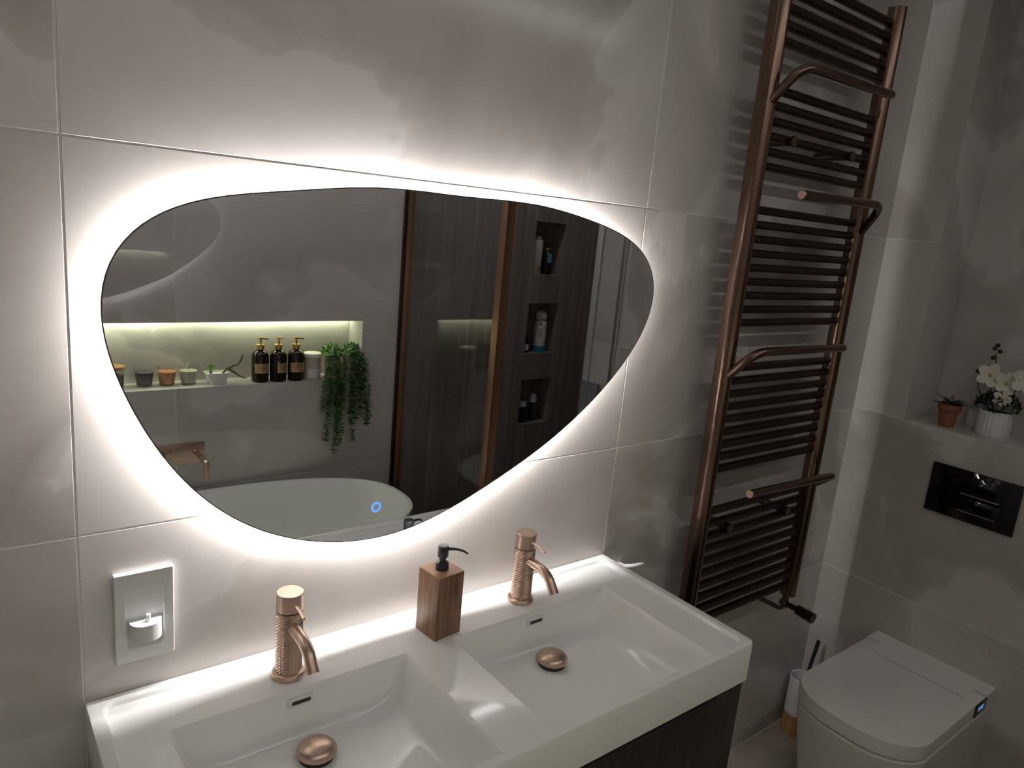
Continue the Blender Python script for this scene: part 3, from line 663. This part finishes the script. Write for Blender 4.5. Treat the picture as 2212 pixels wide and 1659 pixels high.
# ------------------------------------------------------------------ items in the bath niche
NL = thing('niche_light', 'warm green-white LED strip along the top of the bath niche', 'light', (0, YB-BD+0.022, BZ1))
obj('profile', bx(BX0+0.01, BX1-0.01, -0.010, 0.010, -0.006, -0.0005), 'alu', NL)
obj('diffuser', bx(BX0+0.012, BX1-0.012, -0.008, 0.008, -0.0085, -0.0061), 'niche_led', NL)
M['ceiling_fill'] = emit('ceiling_fill', (1.0, 0.95, 0.92), CEILING_FILL)  # unseen strip added to brighten the dim side of the room
CL = thing('ceiling_fill_light', 'unseen linear fill light added on the ceiling above the bath and shower', 'light', (0, YB+0.28, CEIL))
obj('profile', bx(-1.60, 2.05, -0.018, 0.018, -0.008, -0.0005), 'alu', CL)
obj('diffuser', bx(-1.59, 2.04, -0.014, 0.014, -0.0105, -0.0081), 'ceiling_fill', CL)
def candle(x, y, wax, lab):
    t = thing('glass_candle', lab, 'candle', (x, y, BZ0), 0, 'glass candles in the bath niche')
    obj('glass', lathe(B(), [(0, 0), (0.028, 0), (0.0285, 0.002), (0.038, 0.080), (0.0368, 0.080), (0.0275, 0.006), (0, 0.006)], 36), 'clear', t)
    obj('wax', lathe(B(), [(0, 0.0065), (0.027, 0.0065), (0.0342, 0.056), (0, 0.056)], 36), wax, t)
    obj('wick', tube(B(), [(0, 0, 0.056), (0.001, 0, 0.064)], 0.001, 6), 'ink', t)
candle(-0.138, YB-0.085, 'wax_dark', 'glass candle with dark purple wax in the bath niche')
candle(-0.056, YB-0.080, 'wax_amber', 'glass candle with amber-orange wax in the bath niche')
candle(0.024, YB-0.075, 'wax_cream', 'glass candle with cream wax beside the white planter')
wj = thing('lidded_jar', 'glass jar with orange wooden lid at the left of the bath niche', 'jar', (-0.245, YB-0.075, BZ0))
obj('glass', lathe(B(), [(0, 0), (0.033, 0), (0.034, 0.002), (0.036, 0.074), (0.035, 0.074), (0.033, 0.005), (0, 0.005)], 32), 'clear', wj)
obj('wax', cyl(0.032, 0.0055, 0.05), 'wax_dark', wj)
obj('lid', cyl(0.039, 0.0745, 0.088, 0.003, 32), 'bamboo', wj)
pt = thing('white_planter', 'small white square planter with green succulent and bare twig in the bath niche', 'plant', (0.128, YB-0.055, BZ0))
pr = [rrect(-0.030, 0.030, -0.025, 0.025, 0.010, 4), rrect(-0.033, 0.033, -0.028, 0.028, 0.010, 4), rrect(-0.046, 0.046, -0.033, 0.033, 0.010, 4), rrect(-0.042, 0.042, -0.029, 0.029, 0.010, 4), rrect(-0.040, 0.040, -0.028, 0.028, 0.010, 4)]
bm = B(); loft(bm, [ring3(r_, z) for r_, z in zip(pr, (0, 0.006, 0.048, 0.048, 0.040))]); obj('pot', bm, 'ceramic', pt)
for k in range(12):
    a = 2*PI*k/12; bm = B(); d = Vector((math.cos(a)*0.6, math.sin(a)*0.6, 0.9 if k % 2 else 1.5)); leaf_bm(bm, Vector((-0.022, 0, 0.050)), d, V(0.1, 0, 1), 0.034, 0.022, 0.3); obj('leaf', bm, 'leaf_lime', pt, smooth=0)
obj('stem', tube(B(), [(-0.022, 0, 0.040), (-0.022, 0, 0.056)], 0.006, 8), 'stem', pt)
tw = obj('twig', tube(B(), [(0.025, 0, 0.040), (0.040, 0.004, 0.060), (0.064, 0.006, 0.072), (0.088, 0.008, 0.080), (0.100, 0.008, 0.102), (0.101, 0.008, 0.114)], [0.004, 0.005, 0.005, 0.004, 0.004, 0.0035], 8), 'stem', pt)
obj('tip', tube(B(), [(0.100, 0.008, 0.100), (0.102, 0.008, 0.116)], [0.0045, 0.003], 8), 'stem_red', tw)
obj('twig', tube(B(), [(0.045, 0.005, 0.062), (0.068, 0.010, 0.046), (0.088, 0.012, 0.030), (0.108, 0.014, 0.020), (0.120, 0.014, 0.020)], [0.0045, 0.0045, 0.004, 0.003, 0.002], 8), 'stem', pt)
def pump_bottle(x, y, lab, rz):
    t = thing('pump_bottle', lab, 'bottle', (x, y, BZ0), rz, 'dark pump bottles in the bath niche')
    obj('bottle', lathe(B(), [(0, 0), (0.031, 0), (0.0345, 0.004), (0.0352, 0.012), (0.0352, 0.108), (0.0335, 0.118), (0.028, 0.127), (0.018, 0.133), (0.0135, 0.136), (0.0135, 0.140), (0, 0.140)], 40), 'amber', t)
    lb_ = B(); n_ = 16; A = np.linspace(PI/2-1.15, PI/2+1.15, n_)
    q = [[lb_.verts.new((0.0355*math.cos(a), 0.0355*math.sin(a), z)) for a in A] for z in (0.040, 0.082)]
    for i in range(n_-1): lb_.faces.new((q[0][i], q[0][i+1], q[1][i+1], q[1][i]))
    lo_ = obj('label', lb_, 'gold_label', t)
    for k, wd in enumerate((0.35, 0.5, 0.28)):
        lt = B(); A2 = np.linspace(PI/2-wd, PI/2+wd, 8); z = 0.070-k*0.009
        q = [[lt.verts.new((0.0358*math.cos(a), 0.0358*math.sin(a), zz)) for a in A2] for zz in (z, z+0.0025)]
        for i in range(7): lt.faces.new((q[0][i], q[0][i+1], q[1][i+1], q[1][i]))
        obj('print_line', lt, 'ink', lo_)
    obj('collar', lathe(B(), [(0, 0.139), (0.0155, 0.139), (0.0155, 0.156), (0.020, 0.157), (0.020, 0.160), (0.006, 0.162), (0, 0.162)], 28), 'gold', t)
    hd = obj('pump_stem', cyl(0.0055, 0.161, 0.186, 0.0005, 16), 'gold', t)
    hb = B(); loft(hb, [[(x_, y_, z) for x_, y_ in rrect(-0.010, 0.034, -0.008, 0.008, 0.004, 3)] for z in (0.184, 0.190)])
    for v in hb.verts: v.co.z -= max(0, v.co.x)*0.14
    obj('pump_head', hb, 'gold', hd)
pump_bottle(0.306, YB-0.048, 'dark gold-pump bottle nearest the white planter in the bath niche', -0.15)
pump_bottle(0.381, YB-0.040, 'middle one of the three dark gold-pump bottles in the bath niche', -0.75)
pump_bottle(0.458, YB-0.037, 'dark gold-pump bottle beside the cream-lidded jar in the bath niche', -0.1)
jr = thing('cosmetic_jar', 'blush cosmetic jar with cream lid between bottles and trailing plants', 'jar', (0.535, YB-0.042, BZ0))
obj('jar', lathe(B(), [(0, 0), (0.035, 0), (0.037, 0.003), (0.038, 0.098), (0, 0.098)], 36), 'jar', jr)
obj('lid', cyl(0.040, 0.0985, 0.117, 0.003, 36), 'cream', jr)
jl = B(); A = np.linspace(PI/2-1.0, PI/2+1.0, 12)
q = [[jl.verts.new((0.0383*math.cos(a), 0.0383*math.sin(a), z)) for a in A] for z in (0.010, 0.050)]
for i in range(11): jl.faces.new((q[0][i], q[0][i+1], q[1][i+1], q[1][i]))
obj('label', jl, 'paper', jr)
def trailing(x, y, lab, spec):
    t = thing('trailing_plant', lab, 'plant', (x, y, BZ0), 0, 'trailing plants in the bath niche')
    obj('pot', lathe(B(), [(0, 0), (0.030, 0), (0.038, 0.085), (0.040, 0.105), (0.036, 0.105), (0.034, 0.090), (0, 0.090)], 28), 'jar', t)
    bm = B()
    for k in range(170):
        d = rnd_dir(0.0, 1.0); leaf_bm(bm, Vector((d.x*0.045, d.y*0.045, 0.098+d.z*0.045)), rnd_dir(-0.1, 1), V(0, 0, 1), 0.022, 0.011)
    o = obj('crown', bm, 'leaf', t, smooth=0); o['kind'] = 'stuff'
    for (dx, zend, dx2) in spec:
        path = [Vector((dx*0.5, 0.02, 0.11)), Vector((dx*0.8, 0.055, 0.115)), Vector((dx, 0.078+random.uniform(-0.01, 0.012), 0.075))]
        L_ = 0.075-(zend-BZ0); n_ = max(4, int(L_/0.03))
        for j in range(1, n_+1):
            f_ = j/n_; path.append(Vector((dx+(dx2-dx)*f_+random.uniform(-0.004, 0.004), path[2].y+random.uniform(-0.006, 0.006), 0.075-L_*f_)))
        vn = obj('vine', tube(B(), path, 0.0012, 5), 'stem', t)
        bm = B()
        for j in range(len(path)-1):
            for m_ in range(12):
                f_ = random.random(); p_ = path[j].lerp(path[j+1], f_); a = random.uniform(0, 2*PI)
                d = Vector((math.cos(a), math.sin(a)*0.8, random.uniform(-0.45, 0.25)))
                leaf_bm(bm, p_, d, V(0, 0, 1), random.uniform(0.015, 0.026), random.uniform(0.010, 0.016))
        o = obj('leaves', bm, 'leaf', vn, smooth=0); o['kind'] = 'stuff'
trailing(0.632, YB-0.055, 'trailing green plant hanging from the niche beside the cosmetic jar', [(-0.05, 0.87, -0.072), (-0.03, 0.74, -0.05), (-0.010, 0.79, -0.01), (0.008, 0.69, -0.012), (0.028, 0.72, 0.012), (-0.045, 0.86, -0.03), (0.03, 0.86, 0.026), (0.0, 0.90, 0.0)])
trailing(0.725, YB-0.052, 'trailing green plant hanging from the end of the niche near the shower screen', [(-0.025, 0.73, -0.015), (-0.01, 0.83, 0.0), (0.012, 0.85, 0.026), (0.026, 0.79, 0.062), (0.02, 0.90, 0.045), (-0.03, 0.86, -0.03), (0.032, 0.83, 0.066)])

# ------------------------------------------------------------------ shower screen
ss = thing('shower_screen', 'bronze-framed clear glass shower screen beside the bathtub', 'shower screen', (XG, 0, 0))
SHt = 2.35
obj('glass_pane', bx(-0.003, 0.003, YB+0.030, YG-0.028, 0.03, SHt-0.03), 'screen', ss)
obj('wall_channel', bx(-0.016, 0.016, YB+0.0005, YB+0.032, 0.0, SHt, bev=0.002), 'frame', ss)
obj('wall_seal', bx(-0.026, -0.0165, YB+0.0005, YB+0.018, 0.0, SHt, bev=0.001), 'bronze_bar', ss)
obj('end_post', bx(-0.020, 0.020, YG-0.020, YG+0.020, 0.0, SHt, bev=0.002), 'frame', ss)
obj('bottom_rail', bx(-0.012, 0.012, YB+0.033, YG-0.0205, 0.0, 0.03), 'frame', ss)
obj('top_rail', bx(-0.012, 0.012, YB+0.033, YG-0.0205, SHt-0.03, SHt), 'frame', ss)
tag(obj('shower_tray', bx(XG+0.022, XS-0.001, YB+0.001, YG, 0.0, 0.03, bev=0.004), 'black'), 'low dark shower tray behind the glass screen', 'shower tray')

# ------------------------------------------------------------------ bottles in the shower niches
SY = YB-0.045
def bottle(name, lab, x, z, prof, mat, parts, grp):
    t = thing(name, lab, 'bottle', (x, SY, z), 0, grp)
    obj('bottle', lathe(B(), prof, 32), mat, t)
    for nm, pr_, mt in parts: obj(nm, lathe(B(), pr_, 32), mt, t)
    return t
def patch(t, r, z0, z1, half, mat, nm='label', a0=PI/2):
    bm = B(); A = np.linspace(a0-half, a0+half, 10); q = [[bm.verts.new((r*math.cos(a), r*math.sin(a), z)) for a in A] for z in (z0, z1)]
    for i in range(9): bm.faces.new((q[0][i], q[0][i+1], q[1][i+1], q[1][i]))
    return obj(nm, bm, mat, t)
G = 'bottles in the shower niches'
t = bottle('shampoo_bottle', 'tall white bottle in the top shower niche', 1.772, 1.525, [(0, 0), (0.027, 0), (0.029, 0.003), (0.029, 0.165), (0.026, 0.180), (0, 0.186)], 'bottle_white', [('cap', [(0, 0.1865), (0.020, 0.1865), (0.020, 0.198), (0, 0.2)], 'bottle_white')], G)
for k in range(3): patch(t, 0.0293, 0.018+k*0.008, 0.022+k*0.008, 0.35, 'ink', 'print_line')
t = bottle('conditioner_bottle', 'black pump bottle with pale blue label in the top shower niche', 1.845, 1.525, [(0, 0), (0.026, 0), (0.028, 0.003), (0.028, 0.118), (0.020, 0.128), (0.010, 0.131), (0, 0.131)], 'bottle_black', [('collar', [(0, 0.1312), (0.014, 0.1312), (0.014, 0.141), (0, 0.142)], 'gold'), ('pump', [(0, 0.142), (0.005, 0.142), (0.005, 0.160), (0.016, 0.161), (0.016, 0.167), (0, 0.168)], 'bottle_black')], G)
patch(t, 0.0283, 0.065, 0.115, 0.55, 'blue_label')
t = bottle('spray_bottle', 'pale grey bottle with domed cap and blue base in the middle shower niche', 1.848, 1.098, [(0, 0.036), (0.033, 0.036), (0.033, 0.168), (0.028, 0.176), (0, 0.178)], 'bottle_white', [('base', [(0, 0), (0.033, 0), (0.035, 0.003), (0.0345, 0.0355), (0, 0.0355)], 'blue_base'), ('cap', [(0, 0.1785), (0.024, 0.1785), (0.032, 0.188), (0.033, 0.205), (0.027, 0.221), (0.014, 0.229), (0, 0.231)], 'bottle_white')], G)
pl = patch(t, 0.0334, 0.072, 0.176, 0.5, 'paper', 'label', PI/2+0.7)
for k in range(5): patch(pl, 0.0337, 0.150, 0.168, 0.03, 'ink', 'bar_mark', PI/2+0.5+k*0.1)
for k in range(5): patch(pl, 0.0337, 0.085+k*0.011, 0.088+k*0.011, 0.35, 'ink', 'print_line', PI/2+0.7)
t = bottle('small_bottle', 'small dark bottle with white label in the middle shower niche', 1.752, 1.098, [(0, 0), (0.018, 0), (0.019, 0.002), (0.019, 0.062), (0.010, 0.068), (0, 0.069)], 'bottle_black', [('cap', [(0, 0.0692), (0.0115, 0.0692), (0.0115, 0.085), (0, 0.086)], 'bottle_black')], G)
patch(t, 0.0193, 0.014, 0.048, 0.8, 'paper')
t = bottle('roll_on', 'short dark bottle with white cap in the bottom shower niche', 1.772, 0.70, [(0, 0), (0.024, 0), (0.025, 0.002), (0.025, 0.088), (0, 0.090)], 'bottle_black', [('cap', [(0, 0.0902), (0.021, 0.0902), (0.021, 0.116), (0.019, 0.119), (0, 0.119)], 'paper')], G)
t = bottle('tube_bottle', 'slim dark bottle with rounded white cap in the bottom shower niche', 1.846, 0.70, [(0, 0), (0.020, 0), (0.021, 0.002), (0.021, 0.108), (0, 0.110)], 'bottle_black', [('cap', [(0, 0.1102), (0.020, 0.1102), (0.020, 0.138), (0.015, 0.152), (0.006, 0.157), (0, 0.157)], 'paper')], G)
patch(t, 0.0213, 0.01, 0.10, 0.25, 'chrome', 'stripe')
# towel hanging near the end of the toilet wall
tw = thing('hanging_towel', 'grey towel hanging on the end of the toilet wall by the shower', 'towel', (XR, -1.345, 0.80))
bm = B(); nx, nz = 14, 10
for side in (0, 1):
    g = [[bm.verts.new((-0.014-0.016*side-0.004*math.sin(i*1.3), -0.055+0.11*i/nx, 0.24*j/nz)) for i in range(nx+1)] for j in range(nz+1)]
    for j in range(nz):
        for i in range(nx): bm.faces.new((g[j][i], g[j][i+1], g[j+1][i+1], g[j+1][i]))
    if side == 0: g0 = g
for i in range(nx): bm.faces.new((g0[nz][i], g0[nz][i+1], g[nz][i+1], g[nz][i])); bm.faces.new((g0[0][i], g0[0][i+1], g[0][i+1], g[0][i]))
for j in range(nz): bm.faces.new((g0[j][0], g0[j+1][0], g[j+1][0], g[j][0])); bm.faces.new((g0[j][nx], g0[j+1][nx], g[j+1][nx], g[j][nx]))
obj('cloth', bm, 'towel', tw)
obj('peg', tube(B(), [(-0.0005, 0, 0.235), (-0.035, 0, 0.240)], 0.006, 10), 'chrome', tw)
